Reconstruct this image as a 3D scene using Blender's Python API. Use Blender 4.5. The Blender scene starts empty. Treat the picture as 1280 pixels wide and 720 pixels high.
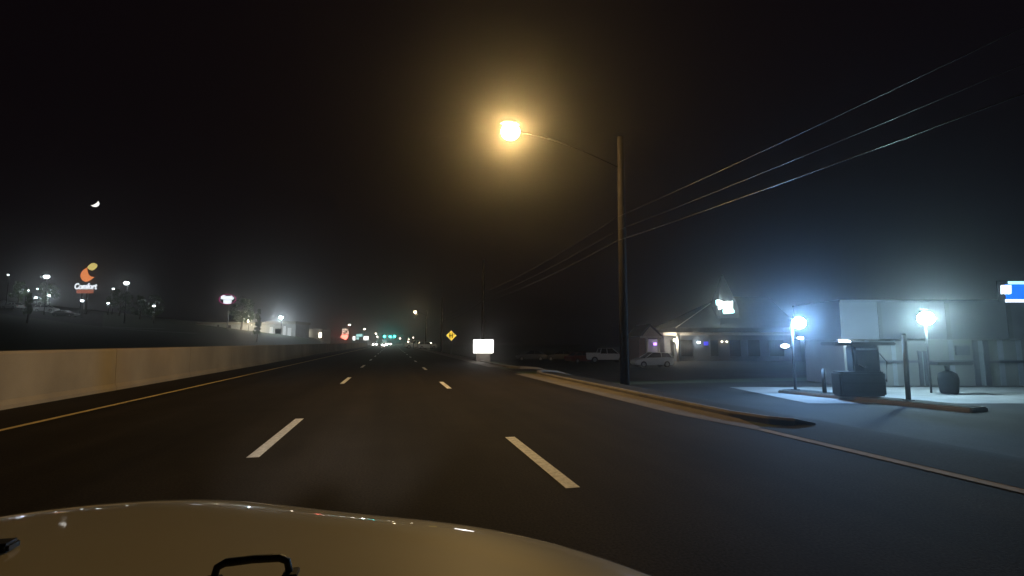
import bpy, bmesh, math, random
from mathutils import Vector, Matrix
random.seed(7)
SC = bpy.context.scene
COL = SC.collection

# ------------------------------------------------------------------ camera
FPX = 630.0                                   # focal length in pixels of a 1280 px wide picture
PITCH = math.atan(68 / FPX)
YAW = math.atan(150 / FPX * math.cos(PITCH))
EYE = Vector((0, 0, 1.45))
cam_data = bpy.data.cameras.new('camera')
cam_data.sensor_width = 36
cam_data.lens = 36 * FPX / 1280
cam_data.clip_start = 0.05
cam_data.clip_end = 6000
cam = bpy.data.objects.new('camera', cam_data)
cam.location = EYE
cam.rotation_euler = (math.radians(90) + PITCH, 0, -YAW)
COL.objects.link(cam)
SC.camera = cam

# ------------------------------------------------------------------ night sky, exposure
world = bpy.data.worlds.new('World')
SC.world = world
world.use_nodes = True
bg = world.node_tree.nodes['Background']
bg.inputs['Color'].default_value = (0.0024, 0.0014, 0.0022, 1)
bg.inputs['Strength'].default_value = 1.0
vs = SC.view_settings
vs.view_transform = 'Standard'
vs.look = 'None'
vs.exposure = 0.0
vs.gamma = 1.0
vs.use_curve_mapping = False
cy = SC.cycles
cy.use_denoising = True
cy.max_bounces = 6
cy.diffuse_bounces = 2
cy.glossy_bounces = 5
cy.volume_bounces = 0
cy.sample_clamp_indirect = 4
cy.use_light_tree = True

# ------------------------------------------------------------------ placing helpers
FH = Vector((math.sin(YAW), math.cos(YAW), 0))
RH = Vector((math.cos(YAW), -math.sin(YAW), 0))
FW = Vector((FH.x * math.cos(PITCH), FH.y * math.cos(PITCH), math.sin(PITCH)))
UP = RH.cross(FW)


def ray(px, py):
    return FW + RH * ((px - 640) / FPX) - UP * ((py - 360) / FPX)


def ph(px, py, d):
    """point of the real place seen towards (px, py), d metres ahead"""
    r = ray(px, py)
    return EYE + r * (d / r.dot(FH))


def ss(t):
    t = max(0.0, min(1.0, t))
    return t * t * (3 - 2 * t)


def hz(x, y):
    """height of the land"""
    if x < -9:
        d = -x
        return min(11, 0.127 * max(0, d - 20)) + 2.3 * ss((y - 110) / 45) * ss((d - 19) / 7)
    if x > 6:
        return -0.6 * ss((x - 7.4) / 3.6) - 0.6 * ss((y - 27) / 25) * ss((x - 10) / 6)
    return 0.0


def gt(px, py):
    """land point seen at a pixel"""
    r = ray(px, py)
    t = 2.0
    while t < 400:
        p = EYE + r * t
        if p.z <= hz(p.x, p.y):
            return p
        t += 0.02 + t * 0.0005
    return EYE + r * 400


def land(px, d):
    p = ph(px, 428, d)
    p.z = hz(p.x, p.y)
    return p


# ------------------------------------------------------------------ materials
def mat(name, col, rough=0.6, metal=0.0, noise=0.0, scale=4.0, bump=0.0, coat=0.0, spec=0.5, col2=None):
    m = bpy.data.materials.new(name)
    m.use_nodes = True
    nt = m.node_tree
    b = nt.nodes['Principled BSDF']
    b.inputs['Base Color'].default_value = (*col, 1)
    b.inputs['Roughness'].default_value = rough
    b.inputs['Metallic'].default_value = metal
    b.inputs['Specular IOR Level'].default_value = spec
    if coat:
        b.inputs['Coat Weight'].default_value = coat
        b.inputs['Coat Roughness'].default_value = 0.03
    if noise or bump or col2:
        tc = nt.nodes.new('ShaderNodeTexCoord')
        n = nt.nodes.new('ShaderNodeTexNoise')
        n.inputs['Scale'].default_value = scale
        n.inputs['Detail'].default_value = 6
        n.inputs['Roughness'].default_value = 0.65
        nt.links.new(tc.outputs['Object'], n.inputs['Vector'])
        if noise or col2:
            r = nt.nodes.new('ShaderNodeValToRGB')
            c2 = col2 or tuple(c * (1 + noise) for c in col)
            c1 = tuple(c * (1 - noise) for c in col)
            r.color_ramp.elements[0].position = 0.3
            r.color_ramp.elements[0].color = (*c1, 1)
            r.color_ramp.elements[1].position = 0.7
            r.color_ramp.elements[1].color = (*c2, 1)
            nt.links.new(n.outputs['Fac'], r.inputs['Fac'])
            nt.links.new(r.outputs['Color'], b.inputs['Base Color'])
        if bump:
            n2 = nt.nodes.new('ShaderNodeTexNoise')
            n2.inputs['Scale'].default_value = 38
            n2.inputs['Detail'].default_value = 4
            nt.links.new(tc.outputs['Object'], n2.inputs['Vector'])
            bp = nt.nodes.new('ShaderNodeBump')
            bp.inputs['Strength'].default_value = bump
            bp.inputs['Distance'].default_value = 0.02
            nt.links.new(n2.outputs['Fac'], bp.inputs['Height'])
            nt.links.new(bp.outputs['Normal'], b.inputs['Normal'])
    return m


def emit(name, col, strength):
    m = bpy.data.materials.new(name)
    m.use_nodes = True
    nt = m.node_tree
    b = nt.nodes['Principled BSDF']
    b.inputs['Base Color'].default_value = (*[min(0.8, c) for c in col], 1)
    b.inputs['Roughness'].default_value = 0.4
    b.inputs['Emission Color'].default_value = (*col, 1)
    b.inputs['Emission Strength'].default_value = strength
    return m


M = dict(
    asphalt=mat('asphalt', (0.023, 0.0185, 0.015), 0.85, noise=0.2, scale=0.6, bump=0.15, spec=0.1),
    lot=mat('lot_asphalt', (0.02, 0.02, 0.0195), 0.88, noise=0.25, scale=0.5, bump=0.15, spec=0.15),
    pad=mat('concrete_pad', (0.15, 0.15, 0.145), 0.8, noise=0.18, scale=0.5, bump=0.3),
    grass=mat('grass_land', (0.035, 0.05, 0.02), 0.95, noise=0.4, scale=0.8, bump=0.6),
    white_paint=mat('white_road_paint', (0.80, 0.79, 0.77), 0.6, noise=0.3, scale=14, bump=0.2),
    yellow_paint=mat('yellow_road_paint', (0.78, 0.60, 0.27), 0.65, noise=0.2, scale=5, bump=0.2),
    gutter=mat('gutter_concrete', (0.125, 0.108, 0.092), 0.85, noise=0.25, scale=1.5, bump=0.3),
    lip=mat('lip_concrete', (0.30, 0.27, 0.25), 0.85, noise=0.3, scale=2.0, bump=0.3),
    kerb=mat('kerb_concrete', (0.15, 0.132, 0.115), 0.85, noise=0.25, scale=1.5, bump=0.3),
    barrier=mat('barrier_concrete', (0.34, 0.265, 0.165), 0.85, noise=0.12, scale=0.35, bump=0.25),
    joint=mat('joint_filler', (0.08, 0.07, 0.06), 0.9),
    wood=mat('weathered_wood', (0.022, 0.019, 0.018), 0.97, noise=0.3, scale=2.5, bump=0.4, spec=0.1),
    wire=mat('wire_sheath', (0.010, 0.010, 0.011), 0.3, spec=0.3),
    galv=mat('galvanised_steel', (0.42, 0.42, 0.42), 0.45, metal=0.8, noise=0.12, scale=6),
    dark=mat('dark_metal', (0.012, 0.013, 0.015), 0.6, noise=0.2, scale=8, spec=0.25),
    rubber=mat('rubber', (0.018, 0.018, 0.018), 0.8),
    hood=mat('tan_car_paint', (0.60, 0.53, 0.345), 0.55, noise=0.04, scale=2.0, coat=1.0, spec=0.2),
    black_plastic=mat('black_plastic', (0.012, 0.011, 0.011), 0.55),
    glass=mat('dark_glass', (0.012, 0.014, 0.016), 0.08, spec=0.7),
    white_car=mat('white_car_paint', (0.82, 0.85, 0.84), 0.3, coat=0.6),
    silver_car=mat('silver_car_paint', (0.66, 0.70, 0.69), 0.3, metal=0.1, coat=0.6),
    red_car=mat('dark_red_car_paint', (0.16, 0.02, 0.018), 0.3, coat=0.6),
    grey_car=mat('grey_car_paint', (0.12, 0.13, 0.14), 0.3, coat=0.6),
    rim=mat('alloy_rim', (0.45, 0.46, 0.47), 0.35, metal=0.9),
    tail=mat('red_lens', (0.30, 0.01, 0.01), 0.2, coat=0.5),
    clear=mat('clear_lens', (0.6, 0.62, 0.64), 0.15, coat=0.5),
    stucco=mat('grey_stucco', (0.085, 0.085, 0.08), 0.85, noise=0.12, scale=0.8, bump=0.3),
    fascia=mat('blue_fascia', (0.016, 0.019, 0.026), 0.7, noise=0.15, scale=1.5),
    door=mat('grey_door_paint', (0.12, 0.13, 0.14), 0.5, noise=0.15, scale=3),
    brick=mat('red_brick_wall', (0.22, 0.13, 0.10), 0.9, noise=0.25, scale=3, bump=0.4),
    siding=mat('cream_siding', (0.48, 0.43, 0.36), 0.8, noise=0.1, scale=3),
    shingle=mat('grey_shingle', (0.035, 0.036, 0.04), 0.9, noise=0.3, scale=2.0, bump=0.5),
    trim=mat('pale_trim', (0.55, 0.52, 0.46), 0.7, noise=0.1, scale=3),
    leaf=mat('foliage', (0.05, 0.10, 0.022), 0.8, noise=0.45, scale=1.5),
    bark=mat('bark', (0.09, 0.07, 0.05), 0.95, noise=0.3, scale=4, bump=0.5),
    white_wall=mat('white_panel_wall', (0.62, 0.63, 0.62), 0.75, noise=0.12, scale=0.6),
    green_paint=mat('dark_green_paint', (0.009, 0.012, 0.013), 0.7, noise=0.2, scale=4, spec=0.2),
    retro=mat('yellow_reflective_sheet', (0.93, 0.83, 0.37), 0.16, metal=1.0),
    sign_black=mat('black_sign_ink', (0.02, 0.016, 0.01), 0.6),
    sodium=emit('sodium_lens', (1.0, 0.64, 0.23), 800),
    led=emit('blue_white_lens', (0.27, 0.55, 1.0), 1150),
    led_green=emit('green_white_lens', (0.55, 0.86, 0.98), 520),
    led_small=emit('small_cool_lens', (0.88, 0.97, 1.0), 13),
    warm_small=emit('small_warm_lens', (1.0, 0.86, 0.66), 15),
    sign_white=emit('lit_white_face', (1.0, 0.98, 0.93), 3.2),
    sign_letter=emit('lit_letter_face', (0.93, 0.98, 1.0), 1.6),
    sign_soft=emit('lit_pale_face', (0.86, 0.93, 1.0), 1.5),
    sign_orange=emit('lit_orange_face', (1.0, 0.30, 0.09), 0.9),
    sign_yellow=emit('lit_yellow_face', (0.95, 0.75, 0.22), 0.8),
    sign_bar=emit('lit_rust_face', (0.55, 0.17, 0.09), 0.55),
    sign_ring=emit('lit_magenta_rim', (0.60, 0.06, 0.26), 0.6),
    sign_cyan=emit('lit_cyan_face', (0.50, 1.0, 0.98), 1.5),
    sign_teal=emit('lit_teal_face', (0.40, 0.80, 0.78), 1.5),
    sign_red=emit('lit_red_face', (1.0, 0.2, 0.14), 5.0),
    sign_dimwhite=emit('lit_beige_face', (0.75, 0.62, 0.48), 1.7),
    sign_blue=emit('lit_blue_face', (0.0, 0.16, 0.95), 0.95),
    green_lamp=emit('green_signal_lens', (0.05, 1.0, 0.85), 16),
    purple=emit('violet_neon', (0.45, 0.22, 1.0), 2.6),
    indigo=emit('indigo_neon', (0.06, 0.05, 0.75), 0.9),
    window_lit=emit('lit_window_pane', (0.85, 0.9, 0.95), 0.35),
    moonlit=emit('moonlit_face', (1.0, 0.97, 0.9), 2.0),
    moon_dark=mat('moon_rock', (0.05, 0.05, 0.05), 0.9),
    headlamp=emit('headlamp_lens', (1.0, 0.97, 0.9), 40),
)



def stretched(m, scale, lo, hi, detail=5):
    """multiply the base colour by noise stretched along one axis: wheel tracks, rain streaks"""
    nt = m.node_tree
    b = nt.nodes['Principled BSDF']
    src = b.inputs['Base Color'].links[0].from_socket
    tc = nt.nodes.new('ShaderNodeTexCoord')
    mp_ = nt.nodes.new('ShaderNodeMapping')
    mp_.inputs['Scale'].default_value = scale
    n = nt.nodes.new('ShaderNodeTexNoise')
    n.inputs['Scale'].default_value = 1.0
    n.inputs['Detail'].default_value = detail
    mr = nt.nodes.new('ShaderNodeMapRange')
    mr.inputs['From Min'].default_value = 0.35
    mr.inputs['From Max'].default_value = 0.65
    mr.inputs['To Min'].default_value = lo
    mr.inputs['To Max'].default_value = hi
    mx = nt.nodes.new('ShaderNodeVectorMath')
    mx.operation = 'SCALE'
    nt.links.new(tc.outputs['Object'], mp_.inputs['Vector'])
    nt.links.new(mp_.outputs['Vector'], n.inputs['Vector'])
    nt.links.new(n.outputs['Fac'], mr.inputs['Value'])
    nt.links.new(src, mx.inputs[0])
    nt.links.new(mr.outputs['Result'], mx.inputs['Scale'])
    nt.links.new(mx.outputs['Vector'], b.inputs['Base Color'])


stretched(M['asphalt'], (1.1, 0.035, 1), 0.72, 1.25)
stretched(M['asphalt'], (45, 45, 45), 0.6, 1.4, 2)
stretched(M['lot'], (0.5, 0.25, 1), 0.7, 1.3)
stretched(M['lot'], (40, 40, 40), 0.7, 1.3, 2)
stretched(M['barrier'], (1, 0.55, 0.3), 0.84, 1.1)
stretched(M['barrier'], (1, 0.12, 0.05), 0.85, 1.15)
stretched(M['stucco'], (1.2, 1.2, 0.2), 0.8, 1.1)
stretched(M['pad'], (0.7, 0.7, 1), 0.75, 1.2)

# ------------------------------------------------------------------ mesh helpers
class MB:
    def __init__(self):
        self.bm = bmesh.new()

    def quad(self, pts):
        vs_ = [self.bm.verts.new(p) for p in pts]
        return self.bm.faces.new(vs_)

    def box(self, x0, y0, z0, x1, y1, z1, bevel=0.0):
        t = bmesh.new()
        bmesh.ops.create_cube(t, size=1)
        for v in t.verts:
            v.co = Vector(((x0 + x1) / 2 + v.co.x * (x1 - x0), (y0 + y1) / 2 + v.co.y * (y1 - y0), (z0 + z1) / 2 + v.co.z * (z1 - z0)))
        if bevel:
            bmesh.ops.bevel(t, geom=list(t.edges), offset=bevel, segments=2, affect='EDGES')
        return self._merge(t)

    def _merge(self, t):
        me = bpy.data.meshes.new('tmp')
        t.to_mesh(me)
        t.free()
        self.bm.from_mesh(me)
        bpy.data.meshes.remove(me)
        return self

    def tube(self, pts, r, n=10, cap=True):
        pts = [Vector(p) for p in pts]
        rs = r if isinstance(r, (list, tuple)) else [r] * len(pts)
        rings = []
        for i, p in enumerate(pts):
            a = pts[max(0, i - 1)]
            b = pts[min(len(pts) - 1, i + 1)]
            d = (b - a).normalized()
            u = d.orthogonal() if abs(d.z) > 0.99 else d.cross(Vector((0, 0, 1)))
            u.normalize()
            w = d.cross(u)
            rings.append([self.bm.verts.new(p + (u * math.cos(k * 2 * math.pi / n) + w * math.sin(k * 2 * math.pi / n)) * rs[i]) for k in range(n)])
        for a, b in zip(rings, rings[1:]):
            for k in range(n):
                f = self.bm.faces.new((a[k], a[(k + 1) % n], b[(k + 1) % n], b[k]))
                f.smooth = True
        if cap:
            self.bm.faces.new(rings[0][::-1])
            self.bm.faces.new(rings[-1])
        return self

    def ball(self, c, rx, ry, rz, seg=16):
        t = bmesh.new()
        bmesh.ops.create_uvsphere(t, u_segments=seg, v_segments=seg // 2, radius=1)
        for v in t.verts:
            v.co = Vector((c[0] + v.co.x * rx, c[1] + v.co.y * ry, c[2] + v.co.z * rz))
        for f in t.faces:
            f.smooth = True
        return self._merge(t)

    def prism(self, poly, y0, y1):
        """outline in x, z pushed from y0 to y1"""
        a = [self.bm.verts.new((x, y0, z)) for x, z in poly]
        b = [self.bm.verts.new((x, y1, z)) for x, z in poly]
        n = len(poly)
        self.bm.faces.new(a)
        self.bm.faces.new(b[::-1])
        for k in range(n):
            self.bm.faces.new((a[k], b[k], b[(k + 1) % n], a[(k + 1) % n]))
        return self

    def prism_x(self, poly, x0, x1):
        """outline in y, z pushed from x0 to x1"""
        a = [self.bm.verts.new((x0, y, z)) for y, z in poly]
        b = [self.bm.verts.new((x1, y, z)) for y, z in poly]
        n = len(poly)
        self.bm.faces.new(a)
        self.bm.faces.new(b[::-1])
        for k in range(n):
            self.bm.faces.new((a[k], b[k], b[(k + 1) % n], a[(k + 1) % n]))
        return self

    def loft(self, secs, smooth=True):
        rings = [[self.bm.verts.new(p) for p in s] for s in secs]
        n = len(secs[0])
        for a, b in zip(rings, rings[1:]):
            for k in range(n):
                f = self.bm.faces.new((a[k], a[(k + 1) % n], b[(k + 1) % n], b[k]))
                f.smooth = smooth
        self.bm.faces.new(rings[0][::-1])
        self.bm.faces.new(rings[-1])
        return self

    def build(self, name, m, parent=None, recalc=True):
        if recalc:
            bmesh.ops.recalc_face_normals(self.bm, faces=list(self.bm.faces))
        me = bpy.data.meshes.new(name)
        self.bm.to_mesh(me)
        self.bm.free()
        me.materials.append(m if not isinstance(m, str) else M[m])
        o = bpy.data.objects.new(name, me)
        COL.objects.link(o)
        if parent is not None:
            o.parent = parent
        return o


def tag(o, label=None, cat=None, group=None, kind=None):
    if label:
        o['label'] = label
    if cat:
        o['category'] = cat
    if group:
        o['group'] = group
    if kind:
        o['kind'] = kind
    return o


def thing(name, loc, label, cat, rz=0.0, group=None):
    o = bpy.data.objects.new(name, None)
    o.location = loc
    o.rotation_euler = (0, 0, rz)
    o.empty_display_size = 0.3
    COL.objects.link(o)
    return tag(o, label, cat, group)


def lamp(parent, loc, col, power, radius=0.12, kind='POINT', rot=None, cone=None):
    l = bpy.data.lights.new('lamp_light', kind)
    l.color = col
    l.energy = power
    l.shadow_soft_size = radius
    if cone:
        l.spot_size = cone
        l.spot_blend = 1.0
    o = bpy.data.objects.new('lamp_light', l)
    o.location = loc
    if rot:
        o.rotation_euler = rot
    COL.objects.link(o)
    o.parent = parent
    return o


SODIUM = (1.0, 0.66, 0.30)
COOL = (0.62, 0.82, 1.0)

# ================================================================== SETTING
# ---- the land, one sheet
xs = [-900, -500, -300, -200, -150] + [-130 + 4 * i for i in range(26)] + [-26, -23, -21, -19.5, -18, -14, -9, -6, 0, 5, 6.62] + [7.0 + 0.4 * i for i in range(12)] + [12.5, 14, 16, 19, 23, 28, 35, 50, 80, 130, 250, 500, 900]
ys = [-80, -30, -10] + [0 + 2.0 * i for i in range(36)] + [75, 80, 86, 92, 98] + [104 + 5 * i for i in range(16)] + [195, 220, 260, 320, 400, 520, 700, 950]
g = MB()
gv = [[g.bm.verts.new((x, y, hz(x, y) - 0.03)) for x in xs] for y in ys]
for j in range(len(ys) - 1):
    for i in range(len(xs) - 1):
        f = g.bm.faces.new((gv[j][i], gv[j][i + 1], gv[j + 1][i + 1], gv[j + 1][i]))
        f.smooth = True
tag(g.build('ground', 'grass'), kind='structure')


def sheet(name, m, x0, x1, y0, y1, dz=0.0, step=2.0):
    """a surface laid over the land"""
    b = MB()
    nx = max(1, int((x1 - x0) / 0.4)) if x1 > 6 else 1
    ny = max(1, int((y1 - y0) / step))
    v = [[b.bm.verts.new((x0 + (x1 - x0) * i / nx, y0 + (y1 - y0) * j / ny, hz(x0 + (x1 - x0) * i / nx, y0 + (y1 - y0) * j / ny) + dz)) for i in range(nx + 1)] for j in range(ny + 1)]
    for j in range(ny):
        for i in range(nx):
            f = b.bm.faces.new((v[j][i], v[j][i + 1], v[j + 1][i + 1], v[j + 1][i]))
            f.smooth = True
    return tag(b.build(name, m), kind='structure')


sheet('road', 'asphalt', -8.2, 5.95, -30, 600, 0.0, 700)
sheet('opposite_road', 'asphalt', -19.0, -8.75, -30, 600, 0.0, 700)
sheet('driveway', 'lot', 6.115, 10.2, -12, 7.6, 0.012)
sheet('sidewalk', 'lot', 6.95, 10.2, 7.6, 24.5, 0.012)
sheet('forecourt', 'lot', 10.2, 46, -14, 23.0, 0.012)
sheet('parking_lot', 'lot', 9.5, 60, 27.0, 75.0, 0.012)
sheet('side_street', 'asphalt', 6.0, 60, 25.0, 27.0, 0.016)


def strips(name, m, x, w, runs, dz):
    b = MB()
    for y0, y1 in runs:
        b.quad([(x - w / 2, y0, dz), (x + w / 2, y0, dz), (x + w / 2, y1, dz), (x - w / 2, y1, dz)])
    return tag(b.build(name, m), kind='structure')


strips('lane_marking', 'white_paint', -1.68, 0.15, [(7.15 + 11.75 * k, 10.5 + 11.75 * k) for k in range(-2, 20)], 0.004)
strips('lane_marking', 'white_paint', 1.80, 0.15, [(4.95 + 11.2 * k, 7.75 + 11.2 * k) for k in range(-2, 20)], 0.004)
strips('edge_marking', 'yellow_paint', -6.28, 0.13, [(-30, 300)], 0.004)
strips('driveway_lip', 'lip', 6.03, 0.17, [(-30, 7.4)], 0.008)
# gutter
b = MB()
b.quad([(5.945, 7.4, 0.006), (6.115, 7.4, 0.006), (6.5, 8.6, 0.006), (5.62, 9.4, 0.006)])
b.quad([(5.62, 9.4, 0.006), (6.5, 8.6, 0.006), (6.5, 22.6, 0.006), (5.55, 23.0, 0.006)])
b.quad([(5.6, 29.6, 0.006), (6.5, 29.6, 0.006), (6.5, 300, 0.006), (5.6, 300, 0.006)])
tag(b.build('gutter', 'gutter'), kind='structure')


def kerb_path(pts):
    """kerb 0.15 wide, 0.13 high along a line"""
    secs = []
    for i, p in enumerate(pts):
        a = Vector(pts[max(0, i - 1)])
        c = Vector(pts[min(len(pts) - 1, i + 1)])
        d = (c - a).normalized()
        n = Vector((d.y, -d.x))
        q = Vector(p)
        e = q + n * 0.16
        z = min(hz(q.x, q.y), hz(e.x, e.y))
        h = 0.11 if 0 < i < len(pts) - 1 else 0.04
        secs.append([(q.x, q.y, z - 0.1), (e.x, e.y, z - 0.1), (e.x, e.y, z + h - 0.01), (q.x + n.x * 0.03, q.y + n.y * 0.03, z + h), (q.x, q.y, z + h - 0.04)])
    bb = MB().loft(secs, smooth=False)
    return tag(bb.build('kerb', 'kerb'), kind='structure')


kerb_path([(7.25, 7.55), (6.95, 7.7), (6.7, 8.05), (6.5, 8.9)] + [(6.5, y) for y in (11, 14, 17, 20)] + [(6.5, 22.0), (6.75, 23.4), (7.3, 24.3), (8.2, 24.8), (9.5, 24.9)])
kerb_path([(9.5, 27.3), (8.0, 27.5), (7.1, 28.0), (6.6, 29.2), (6.5, 31), (6.5, 60), (6.5, 120), (6.5, 300)])

# ---- moon, outside the added haze
mp = EYE + ray(118.3, 254) * 2400
moon = thing('moon', mp, 'bright crescent moon alone in the dark sky above the hotel sign', 'moon', 0)
R_ = 20.5
lit = MB()
side = -(ray(118, 254)).normalized()
sunv = (RH * 0.72 - UP * 0.69).normalized()
nrm = side.cross(sunv)
NU, NV = 24, 12
verts = []
for i in range(NU + 1):
    la = -math.pi / 2 + math.pi * i / NU
    row = []
    for j in range(NV + 1):
        lo = math.radians(12) + (math.radians(90) - math.radians(12)) * j / NV * 1.0
        d = nrm * math.sin(la) + (side * math.cos(lo) + sunv * math.sin(lo)) * math.cos(la)
        row.append(lit.bm.verts.new(d * R_ * 1.01))
    verts.append(row)
for i in range(NU):
    for j in range(NV):
        try:
            lit.bm.faces.new((verts[i][j], verts[i + 1][j], verts[i + 1][j + 1], verts[i][j + 1]))
        except ValueError:
            pass
lit.build('sunlit_face', 'moonlit', moon).modifiers.new('thickness', 'SOLIDIFY').thickness = 2.0

# ---- median barrier wall
wall = thing('barrier_wall', (-8.2, 0, 0), 'long tan concrete barrier wall beside the yellow edge line', 'wall')
b = MB()
ysec = [-30 + i * 6.0 for i in range(13)] + [60, 72, 90, 120, 200]
ysec = sorted(set(ysec))


def wall_x(y):
    return -0.9 * ss((y - 15) / 60) if y < 75 else -0.9


for y0, y1 in zip(ysec, ysec[1:]):
    xa, xb = wall_x(y0), wall_x(y1)
    prof = [(0.06, -0.05), (0.06, 0.09), (0.0, 0.2), (-0.02, 1.2), (-0.05, 1.26), (-0.42, 1.26), (-0.45, 1.2), (-0.47, -0.05)]
    gap = 0.008
    s0 = [(xa + x, y0 + gap, z) for x, z in prof]
    s1 = [(xb + x, y1 - gap, z) for x, z in prof]
    b.loft([s0, s1], smooth=False)
b.build('concrete_panels', 'barrier', wall)

# ================================================================== OWN CAR: bonnet seen through the windscreen
CX = -0.60
own = thing('car', (CX, 0, 0), 'tan car in the foreground, its bonnet filling the bottom edge', 'car')
FR = [(0.0, 1.462), (0.12, 1.452), (0.19, 1.426), (0.31, 1.362), (0.48, 1.276), (0.70, 1.181), (0.825, 1.10), (0.93, 0.987), (1.0, 0.89), (1.04, 0.80)]


def front_y(d):
    d = abs(d)
    d *= 1.04 / 0.94
    for (a0, b0), (a1, b1) in zip(FR, FR[1:]):
        if d <= a1:
            return b0 - 0.17 + (b1 - b0) * (d - a0) / (a1 - a0)
    return FR[-1][1] - 0.17


ZH = 1.10
hb = MB()
NUu, NVv = 60, 24
rows = []
us = [math.sin((-1 + 2 * i / NUu) * math.pi / 2) * 0.94 for i in range(NUu + 1)]
fy = [sum(front_y(u + w) for w in (-0.06, -0.03, 0, 0.03, 0.06)) / 5 for u in us]
ring = [(us[0], 0.38 + (fy[0] - 0.38) * j / NVv) for j in range(NVv)] + list(zip(us, fy)) + [(us[-1], 0.38 + (fy[-1] - 0.38) * j / NVv) for j in range(NVv - 1, -1, -1)]
for j in range(NVv + 1):
    row = []
    for i in range(NUu + 1):
        y = 0.38 + (fy[i] - 0.38) * j / NVv
        row.append(hb.bm.verts.new((us[i], y, ZH - 0.012 * (us[i] / 0.94) ** 2 - 0.012 * (j / NVv) ** 2)))
    rows.append(row)
for j in range(NVv):
    for i in range(NUu):
        f = hb.bm.faces.new((rows[j][i], rows[j][i + 1], rows[j + 1][i + 1], rows[j + 1][i]))
        f.smooth = True
edge = [rows[j][0] for j in range(NVv)] + rows[NVv] + [rows[j][NUu] for j in range(NVv - 1, -1, -1)]
prev = edge
out_, down_ = 0.0, 0.0
angs = [0, 2, 4, 6, 8, 10, 12, 14, 16, 18, 20, 30, 45, 60, 75, 90]
steps = []
for a0, a1 in zip(angs, angs[1:]):
    rr = 0.60 if a1 <= 20 else 0.045
    out_ += rr * (math.sin(math.radians(a1)) - math.sin(math.radians(a0)))
    down_ += rr * (math.cos(math.radians(a0)) - math.cos(math.radians(a1)))
    steps.append((out_, down_))
steps.append((out_, down_ + 0.24))
norms = []
for i in range(len(edge)):
    p0 = edge[max(0, i - 3)].co
    p1 = edge[min(len(edge) - 1, i + 3)].co
    t = (p1 - p0).to_2d().normalized()
    norms.append(Vector((-t.y, t.x)))
for o_, d_ in steps:
    cur = [hb.bm.verts.new((v.co.x + n.x * o_, v.co.y + n.y * o_, v.co.z - d_)) for v, n in zip(edge, norms)]
    for i in range(len(edge) - 1):
        f = hb.bm.faces.new((prev[i], prev[i + 1], cur[i + 1], cur[i]))
        f.smooth = True
    prev = cur
hb.build('bonnet', 'hood', own)
MB().box(-0.62, 1.0, 0.42, 0.62, 1.24, 0.80, 0.03).build('grille_panel', 'dark', own)
MB().box(-0.92, 1.0, 0.40, 0.92, 1.30, 0.56, 0.05).build('bumper', 'dark', own)
for s in (-1, 1):
    MB().prism([(s * 0.70, 0.62), (s * 0.98, 0.60), (s * 0.985, 0.80), (s * 0.70, 0.80)], 0.0, 0.98).build('fender', 'hood', own)
    MB().tube([(s * 0.52, 1.25, 0.68), (s * 0.52, 1.29, 0.68)], [0.09, 0.085], 16).build('headlight', 'clear', own)
    MB().tube([(s * 0.74, 0.45, 0.38), (s * 0.96, 0.45, 0.38)], 0.38, 24).build('wheel', 'rubber', own)
    lamp(own, (s * 0.52, 1.40, 0.68), (1.0, 0.94, 0.86), 4200, 0.06, 'SPOT', (math.radians(90 + 2.2), 0, 0), math.radians(30))
# tie-down loop on the bonnet
lp = MB()
lp.tube([(-0.085, 0, 0.0), (-0.078, 0, 0.028), (-0.06, 0, 0.036), (0, 0, 0.038), (0.06, 0, 0.036), (0.078, 0, 0.028), (0.085, 0, 0.0)], 0.0085, 10)
lp.box(-0.105, -0.02, -0.004, -0.07, 0.02, 0.006, 0.002)
lp.box(0.07, -0.02, -0.004, 0.105, 0.02, 0.006, 0.002)
loop = lp.build('tie_down_loop', 'black_plastic', own)
t_ = (ZH - 0.006 - EYE.z) / ray(315, 722).z
lpos = EYE + ray(315, 722) * t_
loop.scale = (0.63, 0.7, 0.7)
loop.location = (lpos.x - CX, lpos.y, ZH - 0.006)
lt = MB().box(-0.03, -0.03, 0, 0.03, 0.03, 0.03, 0.008).build('hood_latch', 'black_plastic', own)
t_ = (ZH - 0.01 - EYE.z) / ray(2, 690).z
lpos = EYE + ray(2, 690) * t_
lt.scale = (0.6, 0.6, 0.6)
lt.location = (lpos.x - CX, lpos.y, ZH - 0.01)

# ================================================================== POLES, WIRES, STREET LAMPS
PX = 8.3
pole_ys = [-26.0, 17.2, 47.0, 88.0, 130.0]
pole_lab = ['bare wooden utility pole behind the camera', 'tall wooden utility pole on the verge in front of the parked pickup',
            'wooden utility pole just behind the lit white sign', 'distant wooden utility pole past the yellow diamond sign', 'farthest wooden utility pole, carrying the small far street lamp']
for k, y in enumerate(pole_ys):
    z0 = hz(PX, y)
    p = thing('utility_pole', (PX, y, z0), pole_lab[k], 'utility pole', group='wooden utility poles along the verge')
    MB().tube([(0, 0, -0.3), (0.02, 0, 5.0), (0.05, 0, 9.4)], [0.17, 0.145, 0.115], 14).build('pole', 'wood', p)
wires = [(-0.14, 5.35, 0.012, 'lowest telephone cable strung between the wooden poles'),
         (-0.14, 5.75, 0.007, 'middle telephone cable strung between the wooden poles'),
         (-0.14, 6.25, 0.008, 'upper telephone cable strung between the wooden poles')]
for dx, z, r, lab in wires:
    b = MB()
    for y0, y1 in zip(pole_ys, pole_ys[1:]):
        pts = []
        za, zb = hz(PX, y0) + z, hz(PX, y1) + z
        for i in range(21):
            t = i / 20
            sag = (y1 - y0) ** 2 * 0.00032 * 4 * t * (1 - t)
            pts.append((PX + dx, y0 + (y1 - y0) * t, za + (zb - za) * t - sag))
        b.tube(pts, r, 6)
    tag(b.build('overhead_wire', 'wire'), lab, 'wire', 'overhead wires between the poles')


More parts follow.
